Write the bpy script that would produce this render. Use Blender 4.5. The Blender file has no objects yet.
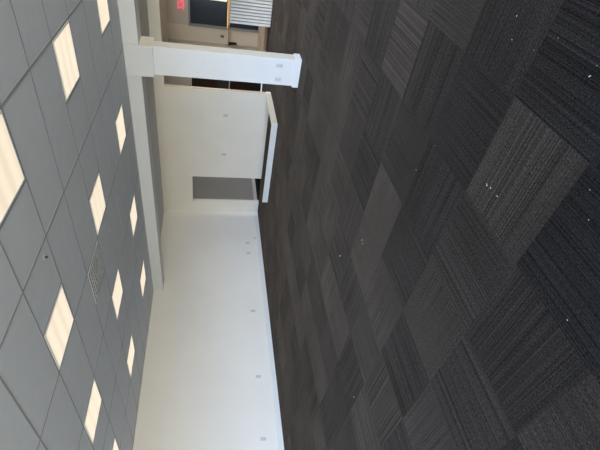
import bpy, bmesh, math, random
from mathutils import Vector, Matrix
random.seed(7)
scn = bpy.context.scene
COL = scn.collection
RX = 4.5
CH = 2.922                      # ceiling height
XA, YB = -9.037, 10.40         # wall left (plane x), wall back (plane y)

# ------------------------------------------------------------------ materials
def mat(name):
    m = bpy.data.materials.new(name); m.use_nodes = True
    nt = m.node_tree
    return m, nt, nt.nodes, nt.links, nt.nodes['Principled BSDF']

def paint(name, col, rough=.6, var=.03, scale=3., bump=.02, metal=0., spec=.5):
    """plain painted / plastic surface with a faint uneven tone and roller texture"""
    m, nt, N, L, b = mat(name)
    tc = N.new('ShaderNodeTexCoord')
    n = N.new('ShaderNodeTexNoise'); n.inputs['Scale'].default_value = scale; n.inputs['Detail'].default_value = 4
    L.new(tc.outputs['Object'], n.inputs['Vector'])
    r = N.new('ShaderNodeValToRGB')
    r.color_ramp.elements[0].position = .3; r.color_ramp.elements[1].position = .7
    r.color_ramp.elements[0].color = (*[c * (1 - var) for c in col], 1)
    r.color_ramp.elements[1].color = (*[min(1, c * (1 + var)) for c in col], 1)
    L.new(n.outputs['Fac'], r.inputs['Fac']); L.new(r.outputs['Color'], b.inputs['Base Color'])
    b.inputs['Roughness'].default_value = rough; b.inputs['Metallic'].default_value = metal
    b.inputs['Specular IOR Level'].default_value = spec
    if bump:
        n2 = N.new('ShaderNodeTexNoise'); n2.inputs['Scale'].default_value = 180
        L.new(tc.outputs['Object'], n2.inputs['Vector'])
        bp = N.new('ShaderNodeBump'); bp.inputs['Strength'].default_value = bump; bp.inputs['Distance'].default_value = .002
        L.new(n2.outputs['Fac'], bp.inputs['Height']); L.new(bp.outputs['Normal'], b.inputs['Normal'])
    return m

def carpet_mat():
    m, nt, N, L, b = mat('carpet tile')
    tc = N.new('ShaderNodeTexCoord')
    at = N.new('ShaderNodeAttribute'); at.attribute_name = 'turn'
    tone = N.new('ShaderNodeAttribute'); tone.attribute_name = 'tone'
    sep = N.new('ShaderNodeSeparateXYZ'); L.new(tc.outputs['Object'], sep.inputs[0])
    ca = N.new('ShaderNodeCombineXYZ'); cb = N.new('ShaderNodeCombineXYZ')
    L.new(sep.outputs['X'], ca.inputs['X']); L.new(sep.outputs['Y'], ca.inputs['Y'])
    L.new(sep.outputs['Y'], cb.inputs['X']); L.new(sep.outputs['X'], cb.inputs['Y'])
    mx = N.new('ShaderNodeMix'); mx.data_type = 'VECTOR'
    L.new(at.outputs['Fac'], mx.inputs[0]); L.new(ca.outputs[0], mx.inputs[4]); L.new(cb.outputs[0], mx.inputs[5])
    def noise(sc, detail, rough=.6):
        mp = N.new('ShaderNodeMapping'); mp.inputs['Scale'].default_value = sc
        L.new(mx.outputs[1], mp.inputs['Vector'])
        n = N.new('ShaderNodeTexNoise'); n.inputs['Scale'].default_value = 1; n.inputs['Detail'].default_value = detail
        n.inputs['Roughness'].default_value = rough
        L.new(mp.outputs[0], n.inputs['Vector']); return n
    line = noise((190, .4, 1), 5)          # long loops running along the tile
    fine = noise((240, 70, 1), 2)          # single tufts
    blot = noise((.8, .8, 1), 6)         # soiling
    def mr(src, a, b_, lo, hi):
        k = N.new('ShaderNodeMapRange'); k.inputs[1].default_value = a; k.inputs[2].default_value = b_
        k.inputs[3].default_value = lo; k.inputs[4].default_value = hi
        L.new(src, k.inputs[0]); return k.outputs[0]
    def mul(a, b_):
        k = N.new('ShaderNodeMath'); k.operation = 'MULTIPLY'; L.new(a, k.inputs[0]); L.new(b_, k.inputs[1]); return k.outputs[0]
    v = mul(mr(line.outputs['Fac'], .36, .68, .52, 1.6), mr(fine.outputs['Fac'], .3, .75, .35, 1.9))
    v = mul(v, mr(blot.outputs['Fac'], .3, .7, .82, 1.2)); v = mul(v, tone.outputs['Fac'])
    rgb = N.new('ShaderNodeMix'); rgb.data_type = 'RGBA'; rgb.blend_type = 'MULTIPLY'; rgb.inputs[0].default_value = 1
    hue = N.new('ShaderNodeValToRGB'); L.new(mr(tone.outputs['Fac'], .75, 1.35, 0., 1.), hue.inputs[0])
    hue.color_ramp.elements[0].color = (.0166, .0150, .0147, 1); hue.color_ramp.elements[1].color = (.0200, .0166, .0138, 1)
    L.new(hue.outputs[0], rgb.inputs[6])
    L.new(v, rgb.inputs[7]); L.new(rgb.outputs[2], b.inputs['Base Color'])
    b.inputs['Roughness'].default_value = .95
    b.inputs['Specular IOR Level'].default_value = .0
    b.inputs['Sheen Weight'].default_value = .085; b.inputs['Sheen Roughness'].default_value = .42; b.inputs['Sheen Tint'].default_value = (1, .80, .60, 1)
    sw = N.new('ShaderNodeMath'); sw.operation = 'MULTIPLY'; sw.inputs[1].default_value = .092
    L.new(v, sw.inputs[0]); L.new(sw.outputs[0], b.inputs['Sheen Weight'])
    hs = N.new('ShaderNodeMath'); hs.operation = 'ADD'; L.new(line.outputs['Fac'], hs.inputs[0]); L.new(fine.outputs['Fac'], hs.inputs[1])
    bp = N.new('ShaderNodeBump'); bp.inputs['Strength'].default_value = .8; bp.inputs['Distance'].default_value = .004
    L.new(hs.outputs[0], bp.inputs['Height']); L.new(bp.outputs['Normal'], b.inputs['Normal'])
    return m

def lens_mat():
    m, nt, N, L, b = mat('prismatic lens lit from behind')
    tc = N.new('ShaderNodeTexCoord')
    sep = N.new('ShaderNodeSeparateXYZ'); L.new(tc.outputs['Object'], sep.inputs[0])
    mul = N.new('ShaderNodeMath'); mul.operation = 'MULTIPLY'; mul.inputs[1].default_value = 2 * math.pi * 3 / .55
    L.new(sep.outputs['Y'], mul.inputs[0])
    co = N.new('ShaderNodeMath'); co.operation = 'COSINE'; L.new(mul.outputs[0], co.inputs[0])
    mr = N.new('ShaderNodeMapRange'); mr.inputs[1].default_value = -1; mr.inputs[2].default_value = 1
    mr.inputs[3].default_value = LENS * .92; mr.inputs[4].default_value = LENS * 1.06
    L.new(co.outputs[0], mr.inputs[0]); L.new(mr.outputs[0], b.inputs['Emission Strength'])
    b.inputs['Emission Color'].default_value = (1, .85, .65, 1)
    b.inputs['Base Color'].default_value = (.10, .095, .09, 1); b.inputs['Roughness'].default_value = .4
    return m

def emit(name, col, s):
    m, nt, N, L, b = mat(name)
    b.inputs['Base Color'].default_value = (*col, 1)
    b.inputs['Emission Color'].default_value = (*col, 1); b.inputs['Emission Strength'].default_value = s
    return m

def glass(name, tint, rough=.05):
    m, nt, N, L, b = mat(name)
    b.inputs['Base Color'].default_value = (*tint, 1); b.inputs['Roughness'].default_value = rough
    return m

def pane_mat():
    m, nt, N, L, b = mat('window glass')
    N.remove(b); out = N['Material Output']
    t = N.new('ShaderNodeBsdfTransparent'); t.inputs[0].default_value = (.93, .96, .95, 1)
    g = N.new('ShaderNodeBsdfGlossy'); g.inputs['Roughness'].default_value = .02
    mx = N.new('ShaderNodeMixShader'); mx.inputs[0].default_value = .06
    L.new(t.outputs[0], mx.inputs[1]); L.new(g.outputs[0], mx.inputs[2]); L.new(mx.outputs[0], out.inputs[0])
    return m

def wood(name, c1, c2):
    m, nt, N, L, b = mat(name)
    tc = N.new('ShaderNodeTexCoord'); mp = N.new('ShaderNodeMapping'); mp.inputs['Scale'].default_value = (2, 30, 30)
    n = N.new('ShaderNodeTexNoise'); n.inputs['Scale'].default_value = 1.5; n.inputs['Detail'].default_value = 5
    r = N.new('ShaderNodeValToRGB'); r.color_ramp.elements[0].color = (*c1, 1); r.color_ramp.elements[1].color = (*c2, 1)
    L.new(tc.outputs['Object'], mp.inputs[0]); L.new(mp.outputs[0], n.inputs['Vector']); L.new(n.outputs['Fac'], r.inputs[0])
    L.new(r.outputs[0], b.inputs['Base Color']); b.inputs['Roughness'].default_value = .45
    return m

LENS = .92
SKY, EXPO = 15.7, 0.0
M_carpet = carpet_mat(); M_lens = lens_mat(); M_pane = pane_mat()
M_wallA = paint('off white wall paint', (.84, .785, .70), .55, .02, 1.2)
M_wallB = paint('cream wall paint', (.85, .775, .655), .55, .03, 1.5)
M_trim = paint('white gloss trim', (.76, .75, .72), .35, .02, 2, 0)
M_col = paint('white column paint', (.74, .73, .71), .45, .02, 2)
M_beam = paint('white beam paint', (.70, .695, .68), .5, .02, 2)
M_sidelight = paint('warm side light tint', (.62, .56, .45), .5, .03, 3)  # warm, dim side light painted as colour for right-facing faces
M_tile = paint('mineral ceiling tile', (.63, .645, .672), .9, .025, 9, .25)
M_bar = paint('grey ceiling grid bar', (.33, .335, .345), .6, .02, 5, 0)
M_ceil = paint('plain ceiling', (.56, .55, .53), .9, .03, 3)
M_frame = paint('white lamp trim', (.70, .70, .68), .4, .02, 5, 0)
M_vent = paint('dusty vent metal', (.42, .42, .42), .6, .15, 12, 0)
M_plate = paint('ivory outlet plate', (.60, .585, .55), .35, .02, 5, 0)
M_plateA = paint('grey outlet plate', (.58, .57, .54), .35, .02, 5, 0)
M_slot = paint('dark slot', (.06, .06, .06), .5, .02, 5, 0)
M_beige = paint('beige rear wall', (.62, .555, .455), .7, .04, 2)
M_taupe = paint('taupe rear wall', (.50, .45, .40), .7, .04, 2)
M_hall = paint('grey hall wall', (.40, .385, .35), .6, .03, 2)
M_vinyl = paint('beige vinyl floor', (.50, .42, .31), .5, .06, 2, 0)
M_blackfloor = paint('near black hall floor', (.004, .004, .004), .7, .05, 2, 0, 0, .05)
M_corr = paint('white slat paint', (.92, .885, .82), .4, .03, 4, 0)
M_wood = wood('honey wood', (.42, .25, .10), (.62, .40, .18))
M_grey = paint('grey metal frame', (.22, .22, .22), .4, .03, 5, 0)
M_black = paint('black metal', (.012, .012, .012), .4, .02, 5, 0)
M_dkglass = glass('dark door glass', (.016, .025, .038), .25)
M_redglass = glass('dark red brown panel', (.020, .007, .005), .3)
M_dkgrey = glass('dark grey panel', (.03, .03, .028), .4)
M_white = paint('white plastic', (.72, .70, .66), .4, .02, 4, 0)
M_red = emit('red sign face', (.80, .17, .21), .6)
M_let = emit('deep red sign lettering', (.40, .01, .02), .45)
M_lint = paint('white lint', (.75, .73, .68), .9, .02, 5, 0)

# ------------------------------------------------------------------ mesh helpers
class MB:
    def __init__(self): self.bm = bmesh.new()
    def box(self, x0, x1, y0, y1, z0, z1, bev=0.):
        b = bmesh.new(); bmesh.ops.create_cube(b, size=1)
        for v in b.verts:
            v.co = Vector(((x0 + x1) / 2 + v.co.x * (x1 - x0), (y0 + y1) / 2 + v.co.y * (y1 - y0), (z0 + z1) / 2 + v.co.z * (z1 - z0)))
        if bev: bmesh.ops.bevel(b, geom=b.edges[:], offset=bev, segments=2, affect='EDGES', profile=.6)
        self._add(b); return self
    def prism(self, pts, axis, a, c, bev=0.):
        """extrude a 2-D outline along axis 'x','y','z' from a to c"""
        b = bmesh.new()
        def P(p, t): return {'x': (t, p[0], p[1]), 'y': (p[0], t, p[1]), 'z': (p[0], p[1], t)}[axis]
        f = [b.verts.new(P(p, a)) for p in pts]; g = [b.verts.new(P(p, c)) for p in pts]; n = len(pts)
        b.faces.new(f); b.faces.new(g[::-1])
        for i in range(n): b.faces.new((f[i], g[i], g[(i + 1) % n], f[(i + 1) % n]))
        bmesh.ops.recalc_face_normals(b, faces=b.faces[:])
        if bev: bmesh.ops.bevel(b, geom=b.edges[:], offset=bev, segments=2, affect='EDGES')
        self._add(b); return self
    def cyl(self, p, q, r0, r1=None, seg=16):
        r1 = r0 if r1 is None else r1
        p, q = Vector(p), Vector(q); d = q - p
        b = bmesh.new(); bmesh.ops.create_cone(b, cap_ends=True, segments=seg, radius1=r0, radius2=r1, depth=d.length)
        rot = d.to_track_quat('Z', 'Y').to_matrix().to_4x4()
        bmesh.ops.transform(b, matrix=Matrix.Translation((p + q) / 2) @ rot, verts=b.verts[:])
        self._add(b); return self
    def _add(self, b):
        me = bpy.data.meshes.new('t'); b.to_mesh(me); b.free(); self.bm.from_mesh(me); bpy.data.meshes.remove(me)
    def build(self, name, m, parent=None, smooth=False):
        me = bpy.data.meshes.new(name)
        off = Vector(parent['_w']) if parent is not None else Vector((0, 0, 0))
        for v in self.bm.verts: v.co -= off
        self.bm.to_mesh(me); self.bm.free()
        if smooth: me.shade_smooth()
        me.materials.append(m)
        o = bpy.data.objects.new(name, me); COL.objects.link(o)
        if parent is not None:
            o.parent = parent; o['_w'] = tuple(parent['_w'])
        else: o['_w'] = (0., 0., 0.)
        return o

def tag(o, label, cat, group=None, kind=None):
    o['label'] = label; o['category'] = cat
    if group: o['group'] = group
    if kind: o['kind'] = kind
    return o
def thing(name, loc, label, cat, group=None):
    o = bpy.data.objects.new(name, None); o.empty_display_size = .1; COL.objects.link(o)
    o.location = loc; o['_w'] = tuple(float(c) for c in loc)
    return tag(o, label, cat, group)
def struct(o): o['kind'] = 'structure'; return o
def copy_thing(o, loc, label):
    c = o.copy(); COL.objects.link(c); c.location = loc; c['label'] = label
    def kids(src, dst):
        for ch in [k for k in bpy.data.objects if k.parent == src]:
            d = ch.copy(); COL.objects.link(d); d.parent = dst; kids(ch, d)
    kids(o, c); return c

# ------------------------------------------------------------------ floor: carpet tiles, each quarter turned to the next
TX, TY, CX, CY = .6193, .606, -2.6523, .6524
TONES = {(2, 1): 1.35, (3, 1): .80, (2, 2): .90, (3, 2): .85, (2, 3): .84, (3, 3): 1.4, (2, 4): 1.5, (1, 1): 1.12, (1, 0): 1.0,
         (2, 0): .66, (3, 0): .7, (0, 1): 1.3, (0, 0): .95, (1, 2): .87, (0, 2): .88, (0, 3): 1.5, (1, 3): .95, (-1, 2): 1.3,
         (-1, 3): 1.42, (-2, 3): .98, (-2, 4): .95, (-3, 4): 1.5, (-1, 4): 1.0, (0, 4): .86, (1, 4): .92, (1, 5): 1.0,
         (-1, 1): .85, (-2, 1): 1.05, (-2, 2): 1.1, (-1, 5): 1.2, (-1, 6): 1.3, (0, 6): 1.2, (0, 5): .95, (-1, 0): 1.2,
         (-3, 3): 1.3, (-3, 2): .82, (-3, 1): 1.15, (-4, 2): .85, (1, -1): 1.15, (2, 5): .95}
bm = bmesh.new(); tones, turns, mids = [], [], []
def quad(x0, x1, y0, y1, tone, turn, mi):
    x0, x1 = max(x0, -9.2), min(x1, 4.65); y0 = max(y0, -3.15)
    if x1 - x0 < .001 or y1 - y0 < .001: return
    bm.faces.new([bm.verts.new(c) for c in ((x0, y0, 0), (x1, y0, 0), (x1, y1, 0), (x0, y1, 0))])
    tones.append(tone); turns.append(turn); mids.append(mi)
for j in range(-8, 20):
    for i in range(-11, 13):
        x0, y0 = CX + i * TX, CY + j * TY
        y1 = min(y0 + TY, 12.32)
        t = TONES[(i, j)] ** .8 if (i, j) in TONES else ( random.choice((.88, .92, .96, 1., 1.04, 1.09, 1.16)))
        quad(x0, x0 + TX, y0, y1, t, float((i + j) % 2), 0)
fl = bpy.data.meshes.new('floor'); bm.to_mesh(fl); bm.free()
fl.materials.append(M_carpet)
for nm, vals in (('tone', tones), ('turn', turns)):
    a = fl.attributes.new(nm, 'FLOAT', 'FACE'); a.data.foreach_set('value', vals)
floor = bpy.data.objects.new('floor', fl); COL.objects.link(floor); struct(floor)
struct(MB().box(-9.2, RX + .15, 12.32, 15, -.05, 0).build('floor', M_vinyl))
struct(MB().box(-8.85, -6.2, YB + .12, 12.45, -.02, .004).build('floor', M_blackfloor))  # near-black slab over the hall's carpet

# ------------------------------------------------------------------ ceiling: 2 x 4 ft tiles in a grid
LX, LY, S = -1.907, 2.571, 1.8288
LIGHTS = [(i, j) for i in range(4) for j in range(3)]
lights_at = [(LX - i * S, LY + j * S) for i, j in LIGHTS]
mb = MB()
mb.box(-9.2, RX + .15, -3.15, 7.6, CH, CH + .1)
ceil_o = mb.build('ceiling', M_tile); struct(ceil_o)
g = MB(); bw = .012; zb = CH - .003
x = -1.602 + 1.2192 * 5
while x > XA:
    if x < 4.5: g.box(x - bw, x + bw, -3, 7.215, zb, CH)
    x -= 1.2192
y = 2.266 - .6096 * 8
while y < 7.2:
    g.box(XA, 4.5, y - bw * .8, y + bw * .8, zb + .0004, CH); y += .6096
for k, (lx, ly) in enumerate(lights_at):       # short cross bar beside each half-bay light
    xm = lx - .3048 if (LIGHTS[k][0] % 2 == 0) else lx + .3048
    g.box(xm - bw, xm + bw, ly - .3, ly + .3, zb + .0002, CH)
go = g.build('trim_1', M_bar); struct(go)
struct(MB().box(-9.2, RX + .15, 7.6, 15, CH, CH + .1).build('ceiling', M_ceil))

# ------------------------------------------------------------------ walls
struct(MB().box(XA - .15, XA, -3.15, YB + .12, 0, CH).build('wall_left', M_wallA))
w = MB()
D0, D1, DH = -8.62, -7.69, 2.04                # doorway
E0, E1, EH = -4.94, -1.2, 2.672                 # wide opening beside the column
T = .10
w.box(XA, D0, YB, YB + T, 0, CH); w.box(D0, D1, YB, YB + T, DH, CH); w.box(D1, E0, YB, YB + T, 0, CH)
w.box(E0, E1, YB, YB + T, EH, CH); w.box(E1, RX, YB, YB + T, 0, CH)
struct(w.build('wall_back', M_wallB))
# rooms behind
struct(MB().box(-8.97, -8.82, YB + T, 12.5, 0, CH).build('wall_hall', M_hall))
hw = MB(); hw.box(-8.97, -6.42, 12.5, 12.62, 0, CH); hw.box(-6.42, -5.36, 12.5, 12.62, 2.1, CH)
hw.box(-5.43, -5.36, 12.5, 14.8, 0, CH)
struct(hw.build('wall_side', M_taupe))
struct(MB().box(-5.43, -4.86, 14.8, 14.95, 0, CH).build('wall_rear', M_beige))
fw = MB(); fw.box(-4.86, RX, 14.76, 14.95, 2.27, CH); fw.box(-3.86, RX, 14.76, 14.95, 0, 2.27)
struct(fw.build('wall_far', M_taupe))

def skirt(name, pieces, m=M_trim):
    b = MB()
    for p in pieces: b.box(*p, bev=.004)
    return struct(b.build(name, m))
BH, BT = .115, .016
skirt('baseboard_left', [(XA, XA + BT, -3.0, YB, 0, BH)])
skirt('baseboard_back', [(XA + BT, D0, YB - BT, YB, 0, BH), (E0 - .06, E0 + BT, YB - BT, YB, 0, BH),
                         (E0, E0 + BT, YB, YB + T, 0, BH)])
skirt('baseboard_hall', [(-8.82, -8.805, YB + T, 12.5, 0, BH)])
# thin beige edge on the end of the partition
struct(MB().box(E0, E0 + .006, YB + .004, YB + T - .004, BH, EH).build('trim_2', paint('pale beige edge', (.52, .42, .29), .5, .06, 4, 0)))

# front wall with shop windows behind the camera, the daylight of the room
FY, RX = -3.0, 4.5
WZ0, WZ1 = .35, 2.75
def shop_front(name, n0, along, face, out, spans, lo, hi):
    """a wall with big framed panes; along = 'x' (wall faces +y) or 'y' (wall faces -x)"""
    def B(mb, a, b, d0, d1, z0, z1):
        d0, d1 = sorted((face + out * d0, face + out * d1))
        return mb.box(a, b, d0, d1, z0, z1) if along == 'x' else mb.box(d0, d1, a, b, z0, z1)
    f = MB(); B(f, lo, hi, 0, .15, 0, WZ0); B(f, lo, hi, 0, .15, WZ1, CH)
    xs = [lo] + [c for wn in spans for c in wn] + [hi]
    for a, b in zip(xs[::2], xs[1::2]): B(f, a, b, 0, .15, WZ0, WZ1)
    struct(f.build(name, M_wallA))
    for n, (a, b) in enumerate(spans):
        fr = MB(); m = (a + b) / 2
        for p in ((a, a + .06, WZ0, WZ1), (b - .06, b, WZ0, WZ1), (a + .06, b - .06, WZ0, WZ0 + .06), (a + .06, b - .06, WZ1 - .06, WZ1),
                  (m - .03, m + .03, WZ0 + .06, WZ1 - .06)):
            B(fr, p[0], p[1], .03, .11, p[2], p[3])
        fo = struct(fr.build('window_%d' % (n0 + n), M_grey))
        B(MB(), a + .05, b - .05, .065, .075, WZ0 + .05, WZ1 - .05).build('pane', M_pane, fo)
        ld = bpy.data.lights.new('window_portal', 'AREA'); ld.shape = 'RECTANGLE'; ld.size = b - a; ld.size_y = WZ1 - WZ0
        ld.cycles.is_portal = True
        lo_ = bpy.data.objects.new('window_portal', ld); COL.objects.link(lo_)
        pos = face + out * .16
        if along == 'x': lo_.location = (m, pos, (WZ0 + WZ1) / 2); lo_.rotation_euler = (math.radians(90), 0, 0)
        else: lo_.location = (pos, m, (WZ0 + WZ1) / 2); lo_.rotation_euler = (math.radians(90), 0, math.radians(90))
shop_front('wall_front', 1, 'x', FY, -1, [(-7.6, -4.6), (-4.4, -1.4), (-1.2, 1.8)], XA, RX)
shop_front('wall_right', 4, 'y', RX, 1, [(-2.6, .2), (.4, 3.2), (3.4, 6.2), (6.4, 9.2)], FY - .15, 14.95)  # right-hand windows added, unseen, to carry daylight deeper into the room

# ------------------------------------------------------------------ beam and column
tag(MB().box(XA, RX, 7.22, 7.60, 2.685, CH, bev=.003).build('beam', M_beam),
    'long white boxed beam hanging under the grey tiled ceiling', 'beam')
c = thing('column', (-3.007, 7.345, 0), 'white square column with boxed top and low skirting under the beam', 'column')
MB().box(-3.240, -2.773, 7.22, 7.47, 0, 2.50, bev=.003).build('shaft', M_col, c)
MB().box(-3.272, -2.772, 7.18, 7.625, 2.472, CH - .004, bev=.003).build('capital', M_beam, c)
MB().box(-2.7735, -2.768, 7.236, 7.466, .1, 2.47).build('side_light_skin', M_sidelight, c)  # thin skin that carries the painted side light of the shaft
MB().box(-2.7725, -2.767, 7.206, 7.62, 2.476, 2.90).build('side_light_skin', M_sidelight, c)  # same painted side light on the capital
b = MB(); x0, x1, y0, y1, t = -3.240, -2.773, 7.22, 7.47, .018
b.prism([(y0, 0), (y0 - t, 0), (y0 - t, .095), (y0 - .006, .112), (y0, .112)], 'x', x0 - t, x1 + t)
b.prism([(y1, 0), (y1 + t, 0), (y1 + t, .095), (y1 + .006, .112), (y1, .112)], 'x', x0 - t, x1 + t)
b.box(x1, x1 + t, y0, y1, 0, .105); b.box(x0 - t, x0, y0, y1, 0, .105)
b.build('skirting', M_trim, c)
for xx, zz in ((-2.87, 1.76), (-2.87, 1.32), (-3.14, 1.76), (-3.14, 1.32)):
    MB().cyl((xx, 7.2185, zz), (xx, 7.221, zz), .009).build('screw_hole', M_plate, c)

# ------------------------------------------------------------------ L-shaped curb board on the carpet
k = thing('curb', (-4.93, 8.80, 0), 'low white L-shaped curb board on the carpet in front of the cream wall', 'curb')
MB().box(-7.27, -4.905, 8.765, 8.82, 0, .14, bev=.004).build('long_board', M_trim, k)
MB().box(-4.96, -4.905, 8.82, YB - .019, 0, .14, bev=.004).build('short_board', M_sidelight, k)  # darker cream here is the warm side light put into the colour

# ------------------------------------------------------------------ outlets (face direction 'x' for wall left, '-y' for others)
def outlet(loc, face, label, group, m, dup=True, w_=.072, h_=.116):
    o = thing('wall_outlet', loc, label, 'outlet', group)
    x, y, z = loc; d = .006
    if face == 'x':
        MB().box(x, x + d, y - w_ / 2, y + w_ / 2, z - h_ / 2, z + h_ / 2, bev=.002).build('cover_plate', m, o)
        if dup:
            for s in (-1, 1):
                r = MB().box(x + d - .002, x + d + .002, y - .017, y + .017, z + s * .026 - .014, z + s * .026 + .014, bev=.001).build('receptacle', m, o)
                MB().box(x + d + .0012, x + d + .003, y - .008, y - .005, z + s * .026 - .006, z + s * .026 + .006)\
                    .box(x + d + .0012, x + d + .003, y + .005, y + .008, z + s * .026 - .006, z + s * .026 + .006).build('slot', M_slot, r)
    else:
        MB().box(x - w_ / 2, x + w_ / 2, y - d, y, z - h_ / 2, z + h_ / 2, bev=.002).build('cover_plate', m, o)
        if dup:
            for s in (-1, 1):
                r = MB().box(x - .017, x + .017, y - d - .002, y - d + .002, z + s * .026 - .014, z + s * .026 + .014, bev=.001).build('receptacle', m, o)
                MB().box(x - .008, x - .005, y - d - .003, y - d - .0012, z + s * .026 - .006, z + s * .026 + .006)\
                    .box(x + .005, x + .008, y - d - .003, y - d - .0012, z + s * .026 - .006, z + s * .026 + .006).build('slot', M_slot, r)
    return o
GA = 'outlets along the long white wall'
for yy, lab in ((3.332, 'wall outlet above the baseboard, nearest the bottom edge of the photo'),
                (4.694, 'wall outlet above the baseboard, second from the bottom edge of the photo'),
                (6.497, 'lone wall outlet about midway along the long white wall'),
                (8.544, 'lower in the photo of the close pair of wall outlets near the room corner'),
                (8.969, 'upper in the photo of the close pair of wall outlets near the room corner')):
    outlet((XA, yy, .405), 'x', lab, GA, M_plate)
outlet((XA, 9.185, .175), 'x', 'faint small blank plate just above the baseboard near the room corner', GA, M_plate, dup=False, h_=.08)
GC = 'outlets at the foot of the column'
outlet((-2.888, 7.22, .372), 'y', 'outlet on the column foot, upper one in the photo', GC, M_plate)
outlet((-3.139, 7.22, .372), 'y', 'outlet on the column foot, lower one in the photo', GC, M_plate)
GB = 'plates on the cream partition wall'
def switch(loc, lab):
    x, y, z = loc; o = thing('wall_switch', loc, lab, 'switch', GB)
    MB().box(x - .036, x + .036, y - .006, y, z - .058, z + .058, bev=.002).build('cover_plate', M_plateA, o)
    MB().box(x - .012, x + .012, y - .011, y - .005, z - .03, z + .03, bev=.002).build('toggle', M_plateA, o)
switch((-6.87, YB, 1.148), 'small wall plate on the cream wall, nearer the dark doorway')
switch((-5.64, YB, 1.147), 'small wall plate on the cream wall, nearer the white column')

# ------------------------------------------------------------------ ceiling lights
LAB = {(0, 0): 'lit square ceiling light, biggest, cut off by the left edge of the photo',
       (0, 1): 'large lit square ceiling light whole in view at upper left of the photo',
       (0, 2): 'lit square ceiling light cut off by the top edge of the photo',
       (1, 0): 'large lit square ceiling light at the far left, below the middle of the photo',
       (1, 1): 'lit square ceiling light in the middle of the ceiling, left of centre of the photo',
       (1, 2): 'lit square ceiling light close to the beam, first one below the column top',
       (2, 0): 'lit square ceiling light near the lower left corner of the photo',
       (2, 1): 'lit square ceiling light beside the dusty square vent',
       (2, 2): 'lit square ceiling light close to the beam, middle of the beam row',
       (3, 0): 'lit square ceiling light cut off by the bottom edge of the photo',
       (3, 1): 'small lit square ceiling light near the long white wall, midway down it',
       (3, 2): 'smallest lit square ceiling light, next to where the beam meets the long wall'}
proto = None
for (i, j), (lx, ly) in zip(LIGHTS, lights_at):
    loc = (lx, ly, CH)
    if proto is None:
        proto = thing('ceiling_light', loc, LAB[(i, j)], 'ceiling light', 'recessed ceiling lights')
        fr = MB(); a, b_ = .288, .272
        for p in ((-a, a, -a, -b_), (-a, a, b_, a), (-a, -b_, -b_, b_), (b_, a, -b_, b_)):
            fr.box(lx + p[0], lx + p[1], ly + p[2], ly + p[3], CH - .007, CH, bev=.001)
        fr.build('frame', M_frame, proto)
        MB().box(lx - b_, lx + b_, ly - b_, ly + b_, CH - .004, CH - .001).build('diffuser', M_lens, proto)
    else:
        copy_thing(proto, loc, LAB[(i, j)])

# ceiling vent: square louvred return, dusty
vx, vy = -4.345, 3.79
v = thing('ceiling_vent', (vx, vy, CH), 'dusty grey square louvred vent set in the ceiling grid', 'vent')
MB().box(vx - .285, vx + .285, vy - .285, vy + .285, CH - .004, CH).build('backing', M_vent, v)
for n in range(5):
    r = .28 - n * .055; b = MB(); q = .018
    for p in ((-r, r, -r, -r + q), (-r, r, r - q, r), (-r, -r + q, -r + q, r - q), (r - q, r, -r + q, r - q)):
        b.box(vx + p[0], vx + p[1], vy + p[2], vy + p[3], CH - .012 - .001 * n, CH - .003)
    b.build('louver', M_vent, v)
# little fitting poking through a tile
s = thing('sprinkler', (-2.94, 2.74, CH), 'tiny dark fitting poking through a grey ceiling tile', 'sprinkler')
MB().cyl((-2.94, 2.74, CH - .003), (-2.94, 2.74, CH), .024, .028, 20).build('escutcheon', M_frame, s)
MB().cyl((-2.94, 2.74, CH - .022), (-2.94, 2.74, CH - .003), .006, .008).cyl((-2.94, 2.74, CH - .025), (-2.94, 2.74, CH - .022), .011).build('head', M_black, s)

# ------------------------------------------------------------------ rooms seen through the wide opening
# counter clad in upright slats with a wooden top
ct = thing('counter', (-2.4, 12.0, 0), 'white slatted counter with a wooden top behind the wide opening', 'counter')
K0, K1 = -3.72, -1.3
slats = MB(); xx = K0
while xx < K1 - .06:
    slats.box(xx, xx + .056, 11.80, 11.852, .012, 1.074, bev=.006); xx += .079
slats.build('front_slats', M_corr, ct)
MB().box(K0 + .01, K1, 11.86, 12.35, 0, 1.075, bev=.003).build('body', M_grey, ct)
MB().prism([(K1, 11.70), (-3.74, 11.70), (-3.98, 12.0), (-3.98, 12.42), (K1, 12.42)], 'z', 1.076, 1.13, bev=.004).build('top', M_wood, ct)
wb = thing('till', (-3.06, 12.1, 1.13), 'white boxy till standing on the wooden counter, cut by the top edge', 'till')
MB().box(-3.27, -2.85, 11.95, 12.3, 1.16, 1.60, bev=.015).build('screen_housing', M_white, wb)
MB().box(-3.14, -2.98, 12.05, 12.22, 1.13, 1.165, bev=.004).build('stand', M_white, wb)
MB().box(-3.24, -2.88, 12.298, 12.304, 1.2, 1.56).build('screen', M_dkglass, wb)

# dark exit door in the far wall
d = MB()
for p in ((-4.86, -4.79, 0, 2.27), (-3.93, -3.86, 0, 2.27), (-4.79, -3.93, 2.21, 2.27)): d.box(p[0], p[1], 14.70, 14.86, p[2], p[3], bev=.004)
dr = struct(d.build('door_1', M_grey))
MB().box(-4.79, -3.93, 14.78, 14.82, .005, 2.21).build('leaf', M_dkglass, dr)
MB().box(-4.72, -4.69, 14.70, 14.73, 1.0, 1.3, bev=.006).box(-4.715, -4.695, 14.72, 14.79, 1.03, 1.06).box(-4.715, -4.695, 14.72, 14.79, 1.24, 1.27).build('handle', M_black, dr)
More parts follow.
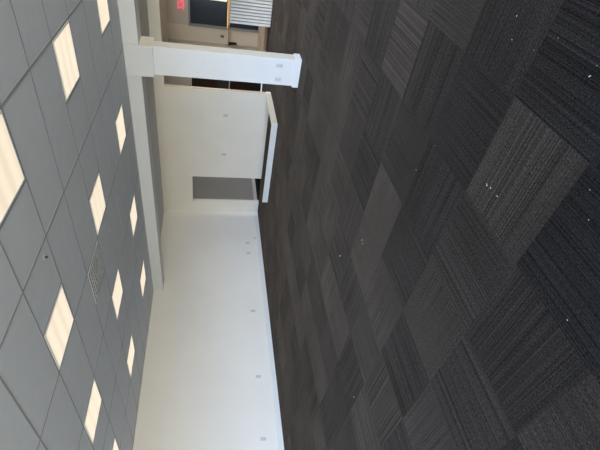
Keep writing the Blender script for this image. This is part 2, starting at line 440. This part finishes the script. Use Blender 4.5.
# dark panelled door seen in the slit beside the column
d = MB(); X0, X1, Y0, Y1 = -6.42, -5.43, 12.5, 12.58
d.box(X0, X0 + .05, Y0, Y1, 0, 2.1).box(X1 - .02, X1, Y0, Y1, 0, 2.1).box(X0 + .05, X1 - .02, Y0, Y1, 2.06, 2.1)
d2 = struct(d.build('door_2', M_black))
MB().box(X0 + .05, X1 - .02, 12.535, 12.57, .01, 2.06).build('leaf', M_black, d2)
MB().box(X0 + .1, X1 - .06, 12.525, 12.537, 1.38, 2.0).build('upper_panel', M_redglass, d2)
MB().box(X0 + .1, X1 - .06, 12.525, 12.537, 1.02, 1.36).build('glass_panel', M_dkgrey, d2)
MB().box(X0 + .1, X1 - .06, 12.525, 12.537, .28, .96).build('lower_panel', M_redglass, d2)
MB().box(X0 + .05, X1 - .02, 12.515, 12.537, .975, 1.0).build('rail', M_plateA, d2)
MB().box(X0 + .05, X1 - .02, 12.515, 12.537, .01, .018).build('sill', M_grey, d2)

# exit sign
def text_mesh(txt, size, depth):
    cu = bpy.data.curves.new('txt', 'FONT'); cu.body = txt; cu.size = size; cu.extrude = depth
    cu.align_x = 'CENTER'; cu.align_y = 'CENTER'
    to = bpy.data.objects.new('txt', cu); COL.objects.link(to)
    dg = bpy.context.evaluated_depsgraph_get(); me = bpy.data.meshes.new_from_object(to.evaluated_get(dg))
    bpy.data.objects.remove(to); bpy.data.curves.remove(cu); return me
sg = thing('exit_sign', (-4.235, 14.76, 2.49), 'red EXIT sign on the taupe wall above the dark door', 'sign')
MB().box(-4.40, -4.07, 14.715, 14.76, 2.395, 2.585, bev=.006).build('housing', M_red, sg)
me = text_mesh('EXIT', .17, .004); me.materials.append(M_let)
lt = bpy.data.objects.new('letters', me); COL.objects.link(lt); lt.parent = sg
lt.location = (0, 14.713 - 14.76, 0); lt.rotation_euler = (math.radians(90), 0, 0)

# outlet, shelf and bracket on the far beige wall
o = thing('wall_outlet', (-5.117, 14.8, 1.186), 'small dark outlet on the far beige wall beside the dark door', 'outlet')
MB().box(-5.165, -5.07, 14.79, 14.8, 1.125, 1.245, bev=.003).build('cover_plate', M_grey, o)
MB().box(-5.14, -5.095, 14.786, 14.792, 1.145, 1.225, bev=.002).build('receptacle', M_slot, o)
sh = thing('wall_shelf', (-5.14, 14.8, .97), 'narrow pale shelf with a black bracket on the far beige wall', 'shelf')
MB().box(-5.42, -4.87, 14.66, 14.8, .975, 1.0, bev=.003).build('board', M_wood, sh)
br = MB().box(-5.345, -5.275, 14.67, 14.795, .945, .975).box(-5.345, -5.275, 14.77, 14.8, .70, .975)
br.prism([(14.68, .945), (14.74, .945), (14.79, .79), (14.79, .72)], 'x', -5.335, -5.285)
br.build('bracket', M_black, sh)

# ------------------------------------------------------------------ lint on the carpet
LINT = [(-3.559, 3.317, 2), (-2.897, 2.923, 1.3), (-2.905, 2.874, 1.4), (-1.262, 1.722, 1.2), (-1.252, 1.682, 1.1), (-1.253, 1.612, 1), (-1.352, .873, .8),
        (-.526, 1.506, 1.1), (-.482, 1.502, .6), (-.483, 2.135, .9), (-.587, 2.087, .7), (-.566, 1.895, .5), (-1.695, 2.474, .9),
        (-.47, 1.785, .5), (-1.406, 2.368, .5), (-4.264, 1.912, 1.2), (-.87, 1.179, .6), (-.964, 1.097, .6)]
lint = MB()
for x, y, k in LINT:
    for n in range(3):
        a = random.uniform(0, 6.28); l = .002 * k
        px, py = x + random.uniform(-.004, .004) * k, y + random.uniform(-.004, .004) * k
        lint.cyl((px - math.cos(a) * l, py - math.sin(a) * l, (.0010 * k)), (px + math.cos(a) * l, py + math.sin(a) * l, (.0010 * k)), (.0010 * k), seg=6)
tag(lint.build('lint', M_lint), 'tiny white lint specks scattered on the dark carpet', 'lint', kind='stuff')

# ------------------------------------------------------------------ daylight outside the shop windows
wd = bpy.data.worlds.new('daylight'); scn.world = wd; wd.use_nodes = True
N, L = wd.node_tree.nodes, wd.node_tree.links
bg = N['Background']
tc = N.new('ShaderNodeTexCoord'); sp = N.new('ShaderNodeSeparateXYZ'); L.new(tc.outputs['Generated'], sp.inputs[0])
rp = N.new('ShaderNodeValToRGB'); mr = N.new('ShaderNodeMapRange'); mr.inputs[1].default_value = -1; mr.inputs[2].default_value = 1
L.new(sp.outputs['Z'], mr.inputs[0]); L.new(mr.outputs[0], rp.inputs[0])
e = rp.color_ramp.elements
e[0].position = .0; e[0].color = (.44, .42, .40, 1)          # sunlit pavement
e[1].position = 1.; e[1].color = (.42, .66, 1.36, 1)          # blue zenith
for pos, c in ((.485, (.50, .475, .45, 1)), (.515, (.80, .89, 1.12, 1))):
    q = e.new(pos); q.color = c
L.new(rp.outputs[0], bg.inputs['Color']); bg.inputs['Strength'].default_value = SKY

M_fill = emit('rear fill glow', (1, .90, .80), 1.5)
M_fill_bright = emit('bright rear fill glow', (1, .96, .90), 85)  # glow of the added lamps, far stronger than the main lights
# unseen fill lamps added behind the partition to brighten the rear rooms
def far_fill_light(x, y, label, m=None):
    o = thing('ceiling_light', (x, y, CH), label, 'ceiling light', 'added fill lamps of the rear rooms')
    MB().box(x - .30, x + .30, y - .30, y + .30, CH - .006, CH).build('frame', M_frame, o)
    MB().box(x - .272, x + .272, y - .272, y + .272, CH - .009, CH - .006).build('diffuser', m or M_fill, o)
far_fill_light(-7.2, 11.5, 'added fill lamp of the hall behind the dark doorway')
far_fill_light(-2.9, 11.5, 'added unseen fill lamp behind the header, nearer the partition end', M_fill_bright)
far_fill_light(-1.6, 11.5, 'added unseen fill lamp behind the header, above the counter', M_fill_bright)

# ------------------------------------------------------------------ camera (the phone was held on its side: image left is up)
F, PIT, YAW, ROL, HC = 421.8907, .2122658, .7451927, -.0122558, 1.54149
fh = Vector((-math.sin(YAW), math.cos(YAW), 0)); r0 = Vector((math.cos(YAW), math.sin(YAW), 0)); up = Vector((0, 0, 1))
fwd = fh * math.cos(PIT) - up * math.sin(PIT); u0 = up * math.cos(PIT) + fh * math.sin(PIT)
c_, s_ = math.cos(ROL), math.sin(ROL)
R = r0 * c_ - u0 * s_; Dn = -r0 * s_ - u0 * c_
cd = bpy.data.cameras.new('camera'); cd.sensor_fit = 'HORIZONTAL'; cd.sensor_width = 36; cd.lens = F / 600 * 36
cd.clip_start = .05; cd.clip_end = 100
co = bpy.data.objects.new('camera', cd); COL.objects.link(co)
mw = Matrix((Dn, R, -fwd)).transposed().to_4x4(); mw.translation = (0, 0, HC)
co.matrix_world = mw; scn.camera = co

for o in bpy.data.objects:
    if '_w' in o: del o['_w']
vs = scn.view_settings
vs.view_transform = 'Standard'; vs.look = 'None'; vs.gamma = 1; vs.use_curve_mapping = False
vs.exposure = EXPO
